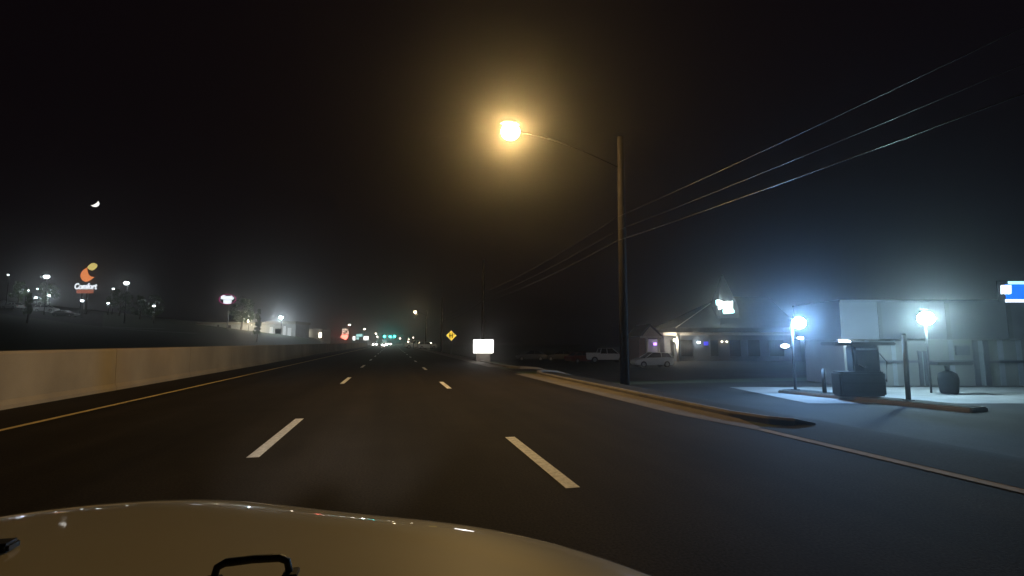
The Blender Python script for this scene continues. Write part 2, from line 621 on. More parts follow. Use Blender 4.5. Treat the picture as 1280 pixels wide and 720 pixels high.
def street_lamp(base, head, label, power, lens='sodium'):
    """bracket arm from the pole to a cobra head"""
    L = thing('street_lamp', base, label, 'street lamp')
    v = Vector(head) - Vector(base)
    pts = [(v.x * t, v.y * t, v.z * math.sin(t * math.pi / 2)) for t in [i / 8 for i in range(8)] + [0.96]]
    MB().tube(pts, [0.024] * 9, 8).build('bracket_arm', 'black_plastic', L)
    MB().ball((v.x, v.y, v.z + 0.30), 0.40, 0.22, 0.09, 16).build('lamp_head', 'black_plastic', L)
    MB().ball((v.x, v.y, v.z - 0.02), 0.34, 0.30, 0.29, 10).build('lens', lens, L)
    if power:
        lamp(L, (v.x, v.y - 0.45, v.z - 0.05), SODIUM, power, 0.1)
    return L


# the near lamp, on the near pole
r = ray(638, 164)
t_ = (17.2 - 0.0) / r.y
hd = EYE + r * t_
street_lamp((PX - 0.1, 17.2, hd.z - 1.0), hd, 'glowing amber street lamp on a long arm high over the road', 0)
r = ray(519, 390)
hd = EYE + r * (130 / r.y)
street_lamp((PX - 0.1, 130, hd.z - 0.8), hd, 'small distant amber street lamp above the far road', 300, 'warm_small')

# ================================================================== SIGNS BY THE ROAD
# yellow diamond, faced with corner-cube reflective sheeting
p = ph(564, 419.5, 60)
ds = thing('road_sign', (p.x, p.y, hz(p.x, p.y)), 'yellow diamond warning sign on a post right of the road', 'road sign', rz=-math.atan2(p.x, p.y))
zc = p.z - hz(p.x, p.y)
MB().tube([(0, 0.06, -0.2), (0, 0.06, zc + 0.3)], 0.035, 8).build('post', 'galv', ds)
S_ = 0.66
MB().prism([(0, zc - S_), (S_, zc), (0, zc + S_), (-S_, zc)], 0.012, 0.03).build('sign_plate', 'galv', ds)
cc = MB()
n = 9
a = S_ * 2 / (n * 2)
Rm = None
ex, ey, ez = Vector((1, 0, 0)), Vector((0, 1, 0)), Vector((0, 0, 1))
axis = Vector((0, -1, 0))
# corner cube whose axis looks back along -y
q = Vector((1, 1, 1)).rotation_difference(axis)
E3 = [q @ e for e in (ex, ey, ez)]
cube = 0.07
pitch = cube * math.sqrt(2)


def hex_sign(mb):
    s = cube
    rows = int(S_ / (pitch * 0.5)) + 2
    u = (E3[0] - E3[1]).normalized()
    w = axis.cross(u)
    stepu = pitch
    stepw = pitch * math.sqrt(3) / 2
    for i in range(-20, 21):
        for j in range(-20, 21):
            c = u * (stepu * (i + 0.5 * (j % 2))) + w * (stepw * j)
            if abs(c.x) + abs(c.z) > S_ - 0.065:
                continue
            o = Vector((c.x, -0.005, zc + c.z))
            for k in range(3):
                A, B = E3[k] * s, E3[(k + 1) % 3] * s
                mb.quad([o, o + A, o + A + B, o + B])


hex_sign(cc)
cc.build('reflective_face', 'retro', ds, recalc=False)
sy = MB()
for s in (-1, 1):
    x = s * 0.15
    sy.prism([(x - 0.05, zc - 0.28), (x + 0.05, zc - 0.28), (x + 0.05, zc + 0.28), (x - 0.05, zc + 0.28)], -0.105, -0.10)
sy.prism([(-0.10, zc - 0.045), (0.10, zc - 0.045), (0.10, zc + 0.045), (-0.10, zc + 0.045)], -0.108, -0.104)
sy.build('symbol', 'sign_black', ds)

# overexposed white monument sign
p = gt(604, 452)
ms = thing('monument_sign', p, 'blank glowing white box sign at the kerb right of the road', 'sign', rz=-math.atan2(p.x, p.y))
k_ = p.dot(FH) / FPX
hh = (452 - 442) * k_
MB().box(-0.55, 0.03, -0.2, 0.55, 0.25, hh, 0.02).build('plinth', 'kerb', ms)
MB().box(-12.9 * k_, 0.0, hh, 12.9 * k_, 0.28, hh + 17.6 * k_, 0.03).build('sign_cabinet', 'dark', ms)
MB().box(-12.4 * k_, -0.02, hh + 0.03, 12.4 * k_, -0.003, hh + 17.1 * k_).build('lit_face', 'sign_white', ms)
lamp(ms, (0, -0.5, hh + 0.55), (1.0, 0.97, 0.88), 35, 0.3)


# ================================================================== TREES
def tree(loc, h, w, label, seed, cone=False, group='trees around the hotel lot'):
    rnd = random.Random(seed)
    t = thing('tree', loc, label, 'tree', group=group)
    tb = MB()
    tb.tube([(0, 0, -0.3), (0.05 * w, 0, h * 0.3), (0, 0.04 * w, h * 0.8)], [0.05 * h * 0.6, 0.035 * h * 0.6, 0.02], 8)
    for k in range(6):
        a_ = k * 1.05 + rnd.random()
        z = h * (0.28 + 0.08 * k)
        tb.tube([(0, 0, z), (math.cos(a_) * w * 0.3, math.sin(a_) * w * 0.3, z + h * 0.15)], [0.05, 0.02], 6)
    tb.build('trunk', 'bark', t)
    cb = MB()
    clumps = []
    for k in range(34):
        z = h * (0.25 + 0.72 * rnd.random())
        rel = (z / h - 0.25) / 0.75
        rad = w * 0.5 * ((1 - rel) ** 0.8 if cone else math.sqrt(max(0.05, 1 - (2 * rel - 0.9) ** 2 * 0.9)))
        a_ = rnd.random() * 6.283
        rr = rad * math.sqrt(rnd.random())
        clumps.append((math.cos(a_) * rr, math.sin(a_) * rr, z, w * (0.10 + 0.08 * rnd.random())))
    for cx, cy_, cz, cr in clumps:
        for _ in range(44):
            d = Vector((rnd.gauss(0, 1), rnd.gauss(0, 1), rnd.gauss(0, 0.8)))
            d = d.normalized() * cr * (0.4 + 0.7 * rnd.random())
            c = Vector((cx, cy_, cz)) + d
            u = Vector((rnd.gauss(0, 1), rnd.gauss(0, 1), rnd.gauss(0, 1))).normalized()
            v_ = u.orthogonal().normalized()
            s = h * 0.028 * (0.7 + 0.7 * rnd.random())
            cb.quad([c - u * s, c - v_ * s * 0.55, c + u * s, c + v_ * s * 0.55])
    cb.build('crown', 'leaf', t, recalc=False)
    return t


tree(land(17, 118), 5.6, 3.0, 'slim green tree lit from above at the far left', 1)
tree(land(52, 124), 6.0, 4.6, 'wide green tree lit by the lamps left of the hotel sign', 2)
tree(land(146, 128), 6.6, 5.0, 'dim tree right of the hotel sign between two lamps', 3)
tree(land(172, 126), 5.6, 4.2, 'dim low tree between the hotel lamps and the oval sign', 4)
tree(land(188, 130), 6.2, 4.4, 'dim tree under the lone small lamp left of oval sign', 5)
tree(land(31, 78), 4.6, 1.6, 'dark narrow tree in front of the white hatchback', 6, True)
tree(land(300, 140), 8.5, 6.2, 'broad dark tree beside the oval sign in front of white building', 8)
tree(land(321, 112), 7.2, 1.9, 'tall dark columnar tree in front of the white building', 9, True)


# ================================================================== LAMPS OF THE HOTEL LOT
def lot_lamp(px, py, d, label, heads=1, size=1.0, power=0, warm=False, group='lamps of the hotel lot'):
    base = land(px, d)
    top = ph(px, py, d)
    h = top.z - base.z
    L = thing('parking_lamp', base, label, 'lamp', rz=-YAW, group=group)
    MB().tube([(0, 0.25, -0.3), (0, 0.25, h + 0.1)], [0.10, 0.06], 8).build('pole', 'dark', L)
    offs = [0] if heads == 1 else [-0.9 * size, 0.9 * size]
    for o in offs:
        MB().box(o - 0.45 * size, -0.3 * size, h + 0.18 * size, o + 0.45 * size, 0.3, h + 0.30 * size, 0.03).build('lamp_head', 'dark', L)
        MB().ball((o, 0, h), 0.42 * size, 0.26 * size, 0.25 * size, 12).build('lens', 'warm_small' if warm else 'led_small', L)
    if power:
        lamp(L, (0, -0.32 * size - 0.12, h - 0.05), (1.0, 0.85, 0.6) if warm else (0.78, 0.93, 1.0), power, 0.2)
    return L


lot_lamp(50, 346, 105, 'brightest lot lamp left of the hotel sign', 1, 1.5, 110)
lot_lamp(152, 354, 112, 'brightest lot lamp right of the hotel sign', 1, 1.45, 100)
lot_lamp(25, 363, 125, 'twin headed lot lamp above the slim tree', 2, 0.7, 70)
lot_lamp(43, 361, 130, 'flat twin headed lamp above the wide lit tree', 2, 0.65)
lot_lamp(39.5, 372, 118, 'low lamp at the left side of the wide tree', 1, 0.7, 220)
lot_lamp(56, 369.5, 120, 'low lamp at the right side of the wide tree', 1, 0.6, 420)
lot_lamp(98, 376, 110, 'single lamp right under the hotel sign', 1, 0.85, 50)
lot_lamp(136, 361, 130, 'dimmer lamp just left of the bright right lamp', 1, 0.7)
lot_lamp(131, 379, 125, 'small lamp low between hotel sign and dim tree', 1, 0.75, 40)
lot_lamp(137, 398, 120, 'lowest small lamp beside the lot entrance road', 1, 0.6, 160)
lot_lamp(189, 382.5, 120, 'lone small lamp halfway between hotel sign and oval sign', 1, 0.75, 40)
lot_lamp(1, 343.5, 115, 'lamp half cut by the left picture edge', 1, 0.5)
lot_lamp(350, 397, 139, 'bright round lamp in front of the long white building', 1, 1.45, 2700, group='lamps along the far road')
lot_lamp(309, 401.5, 142.5, 'faint lamp inside the broad dark tree', 1, 0.35, 1500, True, group='lamps along the far road')
# entrance drive strip and lot paving
for (pxa, pya, pxb, pyb, w_) in ((112, 403, 205, 412, 3.0), (130, 410, 245, 416, 3.0)):
    b = MB()
    d0, d1 = 96, 112
    A, B = land(pxa, d0), land(pxb, d1)
    n_ = 24
    rows = []
    for i in range(n_ + 1):
        c = A.lerp(B, i / n_)
        rows.append([b.bm.verts.new((c.x, c.y - w_ / 2, hz(c.x, c.y - w_ / 2) + 0.05)), b.bm.verts.new((c.x, c.y + w_ / 2, hz(c.x, c.y + w_ / 2) + 0.05))])
    for r0, r1 in zip(rows, rows[1:]):
        b.bm.faces.new((r0[0], r0[1], r1[1], r1[0]))
    tag(b.build('path', 'pad'), kind='structure')
b = MB()
for i in range(12):
    for j in range(8):
        q_ = []
        for di, dj in ((0, 0), (1, 0), (1, 1), (0, 1)):
            c = land(-30 + (i + di) * 13, 97 + (j + dj) * 4.5)
            q_.append((c.x, c.y, c.z + 0.05))
        b.quad(q_)
bmesh.ops.remove_doubles(b.bm, verts=list(b.bm.verts), dist=0.001)
tag(b.build('hotel_lot', 'lot'), kind='structure')

# ================================================================== TALL SIGNS ON THE LEFT
# hotel sign: crescent, name, bar
D = 118
base = land(99, D)
k_ = D / FPX
hs = thing('hotel_sign', base, 'tall lit sign with orange and yellow crescent above white lettering', 'sign', rz=-YAW)


def zl(py, px=99, d=D, b0=base):
    return ph(px, py, d).z - b0.z


x0 = -99 * k_
MB().tube([(-0.6, 0.3, -0.3), (-0.6, 0.3, zl(366))], 0.22, 10).build('pole', 'dark', hs)
MB().tube([(0.6, 0.3, -0.3), (0.6, 0.3, zl(366))], 0.22, 10).build('pole', 'dark', hs)


def outline(pts, d=D, cx=99, b0=base):
    o = [((px - cx) * k_ * 1.0, ph(cx, py, d).z - b0.z) for px, py in pts]
    return o


cres = [(100.3, 334.8), (97.2, 336.8), (94.3, 340.0), (93.2, 343.5), (94.0, 347.2), (96.2, 350.4), (99.6, 352.1), (103.0, 351.8), (106.2, 349.8), (108.4, 347.8), (110.8, 346.2), (107.5, 346.2), (104.2, 344.6), (101.9, 341.6), (100.9, 338.2)]
MB().prism(outline(cres), -0.1, 0.1).build('orange_crescent', 'sign_orange', hs)
tip = [(100.6, 334.6), (102.8, 331.6), (105.6, 329.2), (108.5, 328.8), (111.4, 329.8), (112.9, 332.0), (111.6, 334.9), (109.0, 337.2), (106.4, 338.0), (103.8, 337.0), (102.0, 335.6)]
MB().prism(outline(tip), -0.1, 0.1).build('yellow_crescent_tip', 'sign_yellow', hs)


def text_mesh(name, s, size, m, parent, loc, sx=1.0, bold=0.012, shear=0.0, depth=0.04):
    cu = bpy.data.curves.new(name, 'FONT')
    cu.body = s
    cu.size = size
    cu.offset = bold
    cu.shear = shear
    cu.extrude = depth
    cu.align_x = 'CENTER'
    tmp = bpy.data.objects.new(name + '_t', cu)
    COL.objects.link(tmp)
    bpy.context.view_layer.update()
    me = bpy.data.meshes.new_from_object(tmp.evaluated_get(bpy.context.evaluated_depsgraph_get()))
    bpy.data.objects.remove(tmp)
    bpy.data.curves.remove(cu)
    me.name = name
    me.transform(Matrix.Rotation(math.pi / 2, 4, 'X') @ Matrix.Scale(sx, 4, (1, 0, 0)))
    me.materials.clear()
    me.materials.append(M[m])
    o = bpy.data.objects.new(name, me)
    o.location = loc
    COL.objects.link(o)
    o.parent = parent
    return o


text_mesh('lettering', 'Comfort', 1.85, 'sign_soft', hs, (0.35, -0.1, zl(361.2)), 0.80, 0.05, 0.12)
MB().box(-9 * k_, -0.05, zl(366.6), 12 * k_, 0.1, zl(362.0)).build('rust_bar', 'sign_bar', hs)

# oval sign
D2 = 135
b2 = land(281, D2)
k2 = D2 / FPX
ov = thing('oval_sign', b2, 'oval sign with white lettering and magenta rim on a post', 'sign', rz=-YAW)
zc2 = ph(281, 374, D2).z - b2.z
MB().tube([(0.25, 0.3, -0.3), (0.25, 0.3, zc2 - 1.3)], 0.16, 10).build('post', 'galv', ov)
ell = [(math.cos(i * math.pi / 24) * 11 * k2, zc2 + math.sin(i * math.pi / 24) * 6.6 * k2) for i in range(48)]
MB().prism(ell, 0.0, 0.25).build('cabinet', 'dark', ov)
ring = MB()
for i in range(48):
    a0, a1 = i * math.pi / 24, (i + 1) * math.pi / 24
    f_ = lambda a, s: (math.cos(a) * 11 * k2 * s, -0.03, zc2 + math.sin(a) * 6.6 * k2 * s)
    ring.quad([f_(a0, 1.0), f_(a1, 1.0), f_(a1, 0.9), f_(a0, 0.9)])
ring.build('rim', 'sign_ring', ov)


def pxpoly(pts, cx, cy, k, z):
    return [((px - cx) * k, z - (py - cy) * k) for px, py in pts]


MB().prism(pxpoly([(273, 370.5), (276, 369), (281, 370.3), (286, 369.6), (289.5, 372.8), (288, 374.6), (285, 374.4), (277, 374.4), (272.8, 373.8)], 281, 374, k2, zc2), -0.08, -0.04).build('lettering', 'sign_soft', ov)
MB().prism(pxpoly([(276.2, 374.9), (286.4, 374.9), (286, 379.3), (281.5, 379.8), (276.6, 379.2)], 281, 374, k2, zc2), -0.08, -0.04).build('lettering', 'sign_soft', ov)


# ================================================================== LOW WHITE BUILDINGS ON THE LEFT
def pbox(mb, pxa, pya, pxb, pyb, cx, cy, k, y0, y1):
    mb.box((pxa - cx) * k, y0, -(pyb - cy) * k, (pxb - cx) * k, y1, -(pya - cy) * k)
    return mb


D3 = 146
k3 = D3 / FPX
o3 = ph(308, 421, D3)
wb = thing('commercial_building', o3, 'long low white building behind the barrier under the round lamp', 'building', rz=-YAW)
o3z = 421
w_ = MB()
pbox(w_, 246, 405.5, 332, 430, 308, o3z, k3, 0.3, 10)
pbox(w_, 333, 405.5, 370, 430, 308, o3z, k3, -0.6, 9)
w_.build('wall', 'white_wall', wb)
w_ = MB()
pbox(w_, 245, 403.2, 332.5, 405.4, 308, o3z, k3, -0.3, 10.4)
pbox(w_, 332.6, 402.0, 371, 405.4, 308, o3z, k3, -1.2, 9.4)
w_.build('roof', 'trim', wb)
for (a0, a1, y0, y1) in ((270.5, 272.5, 406, 420), (284.5, 287.5, 406.5, 420)):
    pbox(MB(), a0, y0, a1, y1, 308, o3z, k3, 0.15, 0.28).build('downpipe', 'dark', wb)
for (a0, a1, y0, y1, m_) in ((338, 342, 409, 421, 'window_lit'), (345, 353, 411, 422, 'glass'), (355, 358, 408, 421, 'window_lit'), (360.5, 365, 410, 421, 'window_lit')):
    f = pbox(MB(), a0 - 0.4, y0 - 0.4, a1 + 0.4, y1, 308, o3z, k3, -0.75, -0.62).build('window', 'trim', wb)
    pbox(MB(), a0, y0, a1, y1 - 0.4, 308, o3z, k3, -0.80, -0.76).build('pane', m_, f)
pbox(MB(), 246, 408.5, 254, 417, 308, o3z, k3, -1.6, 0.28).build('entrance_canopy', 'siding', wb)
lamp(wb, ((250 - 308) * k3, -1.9, 2.6), (1.0, 0.80, 0.5), 160, 0.1)
D4 = 172
k4 = D4 / FPX
o4 = ph(391, 424, D4)
sb = thing('shed_building', o4, 'small pale building at the end of the barrier wall', 'building', rz=-YAW)
pbox(MB(), 378.5, 413, 404, 435, 391, 424, k4, 0, 7).build('wall', 'siding', sb)
MB().prism(pxpoly([(377, 413), (380, 410.5), (402, 411), (405, 413)], 391, 424, k4, 0), -0.5, 7.5).build('roof', 'trim', sb)
f = pbox(MB(), 398.3, 415.8, 401.8, 422.4, 391, 424, k4, -0.1, -0.004).build('window', 'trim', sb)
pbox(MB(), 398.8, 416.2, 401.3, 422, 391, 424, k4, -0.16, -0.11).build('pane', 'warm_small', f)
lamp(sb, ((384 - 391) * k4, -1.2, 2.2), (0.9, 0.92, 0.8), 90, 0.1)
# pale leaning flag / banner pole between them
fl = land(317, 126)
bn = thing('banner_flag', fl, 'pale leaning feather banner above the white building', 'banner', rz=-YAW)
z_ = ph(317, 390, 126).z - fl.z
kf = 126 / FPX
MB().tube([(-0.6, 0, -0.2), (-0.5, 0, z_ * 0.6), (0.5, 0, z_)], 0.05, 6).build('pole', 'galv', bn)
MB().prism([(-0.45, z_ - 2.2), (0.05, z_ - 2.0), (0.7, z_ - 0.3), (0.5, z_), (0.1, z_ - 0.5)], -0.03, 0.03).build('cloth', 'white_wall', bn)


# ================================================================== CARS
def wheel(parent, x, y, r_, wd=0.2, rim_m='rim'):
    s = 1 if x > 0 else -1
    w = MB().tube([(x - s * wd, y, r_), (x - s * 0.02, y, r_), (x, y, r_)], [r_, r_, r_ * 0.94], 20).build('wheel', 'rubber', parent)
    MB().tube([(x - s * 0.03, y, r_), (x + s * 0.008, y, r_)], [r_ * 0.62, r_ * 0.58], 14).build('rim', rim_m, w)


def car(kind, loc, rz, paint, label, lights=None, group='parked cars', name='parked_car', cat='car'):
    """front towards +y, wheels on z = 0"""
    C = thing(name, loc, label, cat, rz, group)
    if kind == 'sedan':
        Lh, hw = 2.25, 0.88
        st = [(-2.25, .45, .85), (-2.1, .28, .96), (-1.4, .25, 1.0), (0.6, .25, .98), (1.5, .25, .9), (2.1, .28, .78), (2.27, .42, .62)]
        gh = [(-1.75, 0.98, 0.0), (-1.05, 1.42, 1), (0.15, 1.45, 1), (0.95, 0.97, 0.0)]
        wy = (-1.35, 1.38)
        wr = 0.32
    elif kind == 'hatch':
        Lh, hw = 2.1, 0.9
        st = [(-2.1, .45, .95), (-2.0, .28, 1.05), (-1.3, .25, 1.08), (0.6, .25, 1.04), (1.4, .25, .98), (1.95, .28, .84), (2.12, .42, .66)]
        gh = [(-2.0, 1.05, 0.0), (-1.65, 1.52, 1), (0.1, 1.6, 1), (1.05, 1.02, 0.0)]
        wy = (-1.3, 1.32)
        wr = 0.34
    else:
        Lh, hw = 2.85, 0.98
        st = [(-2.85, .55, 1.25), (-2.8, .45, 1.34), (-1.0, .42, 1.34), (-0.9, .42, 1.22), (1.0, .42, 1.22), (1.4, .42, 1.18), (2.55, .45, 1.10), (2.85, .55, .9)]
        gh = [(-0.95, 1.25, 0.3), (-0.75, 1.88, 1), (0.7, 1.92, 1), (1.5, 1.2, 0.0)]
        wy = (-1.75, 1.85)
        wr = 0.42
    secs = []
    for y, zb, zt in st:
        e = 0.93 if abs(y) > Lh - 0.2 else 1.0
        w = hw * e
        zm = zb + (zt - zb) * 0.55
        secs.append([(-w * 0.9, y, zb), (w * 0.9, y, zb), (w, y, zb + 0.12), (w * 1.0, y, zm), (w * 0.96, y, zt - 0.05), (w * 0.86, y, zt), (-w * 0.86, y, zt), (-w * 0.96, y, zt - 0.05), (-w, y, zm), (-w, y, zb + 0.12)])
    MB().loft(secs, smooth=False).build('body', paint, C)
    # greenhouse: glass block with roof skin and pillars in body paint
    y0, z0, _ = gh[0]
    y1, z1, _ = gh[1]
    y2, z2, _ = gh[2]
    y3, z3, _ = gh[3]
    wi, wt = hw * 0.84, hw * 0.66
    gs = [[(-wi, y0, z0 - 0.03), (wi, y0, z0 - 0.03), (wi, y0, z0), (-wi, y0, z0)],
          [(-wi, y1, z0 - 0.03), (wi, y1, z0 - 0.03), (wt, y1, z1 - 0.03), (-wt, y1, z1 - 0.03)],
          [(-wi, y2, z3 - 0.03), (wi, y2, z3 - 0.03), (wt, y2, z2 - 0.03), (-wt, y2, z2 - 0.03)],
          [(-wi, y3, z3 - 0.03), (wi, y3, z3 - 0.03), (wi, y3, z3), (-wi, y3, z3)]]
    MB().loft(gs, smooth=False).build('window_glass', 'glass', C)
    rf = MB()
    rf.loft([[(-wt, y1 - 0.05, z1 - 0.03), (wt, y1 - 0.05, z1 - 0.03), (wt * 0.9, y1, z1 + 0.03), (-wt * 0.9, y1, z1 + 0.03)],
             [(-wt, y2 + 0.05, z2 - 0.03), (wt, y2 + 0.05, z2 - 0.03), (wt * 0.9, y2, z2 + 0.03), (-wt * 0.9, y2, z2 + 0.03)]], smooth=False)
    for s in (-1, 1):
        rf.tube([(s * wi, y0, z0), (s * wt, y1, z1)], 0.055, 6)
        rf.tube([(s * wi, y3, z3), (s * wt, y2, z2)], 0.04, 6)
        ym = (y1 + y2) / 2
        rf.tube([(s * (wi + 0.01), ym, (z0 + z3) / 2), (s * (wt + 0.01), ym, (z1 + z2) / 2)], 0.04, 6)
    rf.build('roof', paint, C)
    for s in (-1, 1):
        for y in wy:
            wheel(C, s * (hw + 0.01), y, wr)
        zt0 = st[1][2]
        MB().box(s * hw * 0.72 - 0.14, -Lh - 0.012, zt0 - 0.34, s * hw * 0.72 + 0.14, -Lh + 0.12, zt0 - 0.1, 0.02).build('taillight', 'tail', C)
        zf = st[-2][2]
        hm = 'headlamp' if lights else 'clear'
        MB().ball((s * hw * 0.68, Lh - 0.02, zf - 0.14), 0.26 if lights else 0.2, 0.09, 0.2 if lights else 0.11, 12).build('headlight', hm, C)
    if lights:
        lamp(C, (0, Lh + 0.5, 0.8), (1.0, 0.95, 0.85), lights, 0.4)
    return C


def face(px_dir):
    return -YAW


# pickup seen from its left-rear side, tail to the left
p = gt(757, 453.5)
car('pickup', p, -YAW - math.radians(82), 'white_car', 'white pickup truck parked behind the utility pole', name='parked_pickup', cat='pickup', group='vehicles parked by the restaurant')
p2 = gt(815, 459)
car('hatch', p2, -YAW + math.radians(100), 'silver_car', 'silver hatchback parked in front of the gabled porch', group='vehicles parked by the restaurant')
pr = land(727, 66)
car('sedan', pr, -YAW - math.radians(60), 'red_car', 'dark red car parked just left of the white pickup', group='vehicles parked by the restaurant')
pr = land(701, 74)
car('sedan', pr, -YAW + math.radians(80), 'grey_car', 'dim grey car parked second left of the pickup', group='vehicles parked by the restaurant')
pr = land(665, 74)
car('sedan', pr, -YAW + math.radians(80), 'grey_car', 'dim grey car parked farthest left of the pickup', group='vehicles parked by the restaurant')
# hotel lot
car('hatch', land(54, 112), -YAW - math.radians(80), 'white_car', 'white hatchback in the hotel lot below the wide tree', group='cars in the hotel lot')
car('sedan', land(12, 108), -YAW + math.radians(75), 'silver_car', 'pale sedan in the hotel lot at the far left', group='cars in the hotel lot')
car('sedan', land(79, 108), -YAW - math.radians(85), 'grey_car', 'dark sedan just right of the white hatchback', group='cars in the hotel lot')
car('sedan', land(41, 128), -YAW + math.radians(95), 'silver_car', 'pale sedan parked behind the white hatchback', group='cars in the hotel lot')


# ================================================================== RESTAURANT ON THE RIGHT
D5 = 72
k5 = D5 / FPX
O5 = ph(880, 428, D5)
gz = hz(O5.x, O5.y)
rs = thing('restaurant', (O5.x, O5.y, gz), 'steep roofed restaurant with a small gabled porch behind the silver hatchback', 'restaurant', rz=-YAW)


def L5(px, py, y=0.0):
    v = ph(px, py, D5 + y) - O5
    return (v.dot(RH), v.z + O5.z - gz)


def r5box(mb, pxa, pya, pxb, pyb, y0, y1):
    (xa, zb) = L5(pxa, pyb, y0)
    (xb, zt) = L5(pxb, pya, y0)
    mb.box(xa, y0, max(zb, -0.3), xb, y1, zt)
    return mb


wl = MB()
r5box(wl, 832, 419, 1000, 470, 0, 12)
wl.build('wall', 'door', rs)
r5box(MB(), 829, 415.5, 1003, 419, -1.2, 13).build('eave', 'trim', rs)
# hip roof with a flat ridge
rb = MB()
(xa, ze) = L5(845, 409.5, -0.9)
(xb, _) = L5(1001, 409.5, -0.9)
(xr0, zr) = L5(900, 371, 5.8)
(xr1, _) = L5(960, 371, 5.8)
A = [(xa, -0.9, ze), (xb, -0.9, ze), (xb, 12.6, ze), (xa, 12.6, ze)]
Bt = [(xr0, 5.8, zr), (xr1, 5.8, zr)]
rb.quad([A[0], A[1], Bt[1], Bt[0]])
rb.quad([A[2], A[3], Bt[0], Bt[1]])
rb.bm.faces.new([rb.bm.verts.new(v) for v in (A[3], A[0], Bt[0])])
rb.bm.faces.new([rb.bm.verts.new(v) for v in (A[1], A[2], Bt[1])])
rb.quad(A)
(_, zs) = L5(880, 415.4)
rb.box(xa, -0.9, zs + 0.004, xb, 12.6, ze - 0.004)
bmesh.ops.remove_doubles(rb.bm, verts=list(rb.bm.verts), dist=0.001)
rb.build('roof', 'shingle', rs)
rk = MB()
rk.tube([A[0], Bt[0]], 0.07, 6)
rk.build('roof_edge', 'trim', rs)
# cupola spire
(xs0, zb_) = L5(889, 384, 2.6)
(xs1, zt_) = L5(914, 344, 2.6)
cb = MB()
xm = (xs0 + xs1) / 2 + 0.2
hwid = (xs1 - xs0) / 2
ring_ = lambda s, z: [(xm - hwid * s, 2.6 - hwid * s, z), (xm + hwid * s, 2.6 - hwid * s, z), (xm + hwid * s, 2.6 + hwid * s, z), (xm - hwid * s, 2.6 + hwid * s, z)]
cb.loft([ring_(1.0, zb_ - 1.6), ring_(0.95, zb_), ring_(0.55, zb_ + (zt_ - zb_) * 0.45), ring_(0.05, zt_)], smooth=False)
cb.build('cupola', 'shingle', rs)
# porch
pb = MB()
r5box(pb, 800, 421.5, 806.0, 470, -3.2, 3)
pb.build('porch_wall', 'brick', rs)
pr_ = [L5(*q_, -4.8) for q_ in ((800.5, 419.5), (812.6, 404.5), (828.0, 419.5), (826, 421.4), (802.5, 421.4))]
MB().prism(pr_, -4.8, 3).build('porch_roof', 'shingle', rs)
(xa_, za_), (xb_, zb2), (xc_, zc_) = L5(801, 419.6, -4.9), L5(812.6, 405.2, -4.9), L5(827.6, 419.6, -4.9)
MB().prism([(xa_ + 0.25, za_), (xb_, zb2 - 0.3), (xc_ - 0.25, za_)], -4.9, -4.81).build('gable', 'siding', rs)
r5box(MB(), 801.5, 419.7, 827.2, 422.6, -4.88, -4.2).build('porch_beam', 'trim', rs)
for px in (808.2, 823.2):
    x_, z_ = L5(px, 422.6, -4.55)
    MB().tube([(x_, -4.55, -0.2), (x_, -4.55, z_)], 0.14, 12).build('column', 'trim', rs)
r5box(MB(), 809, 424, 822, 470, -0.05, 0.6).build('porch_back_wall', 'door', rs)
x_, z_ = L5(818, 430)
MB().box(x_ - 0.22, -0.35, z_ - 0.18, x_ + 0.22, -0.28, z_ + 0.18).build('neon_light', 'purple', rs)
lamp(rs, (x_, -0.9, z_), (0.5, 0.28, 1.0), 22, 0.1)
x_, z_ = L5(882, 429)
MB().box(x_ - 0.3, -0.2, z_ - 0.3, x_ + 0.3, -0.1, z_ + 0.22).build('neon_light', 'indigo', rs)
x_, z_ = L5(872, 428)
MB().ball((x_, -0.4, z_), 0.24, 0.1, 0.14).build('wall_light', 'led_small', rs)
lamp(rs, (x_, -0.9, z_), COOL, 25, 0.1)
for px in (901, 907):
    x_, z_ = L5(px, 427)
    MB().ball((x_, -0.4, z_), 0.12, 0.08, 0.07).build('wall_light', 'warm_small', rs)
for (a0, a1) in ((838, 843), (851, 866), (888, 898), (912, 926), (935, 950), (962, 980)):
    f = r5box(MB(), a0, 424.5, a1, 446, -0.12, -0.004).build('window', 'door', rs)
    r5box(MB(), a0 + 0.7, 425.2, a1 - 0.7, 445.3, -0.15, -0.125).build('pane', 'glass', f)
f = r5box(MB(), 869, 432, 879, 462, -0.08, -0.004).build('door', 'door', rs)
x_, z_ = L5(842, 430)
MB().tube([(x_ + 0.1, -1.4, -0.2), (x_ + 0.1, -1.4, L5(842, 419.2)[1])], 0.16, 10).build('column', 'trim', rs)
x_, z_ = L5(843, 425.5, -1.6)
wlm = MB().box(x_ - 0.1, -1.75, z_ - 0.12, x_ + 0.1, -1.55, z_ + 0.16, 0.02).build('porch_light', 'warm_small', rs)
lamp(rs, (x_, -2.0, z_), (1.0, 0.90, 0.72), 420, 0.1)
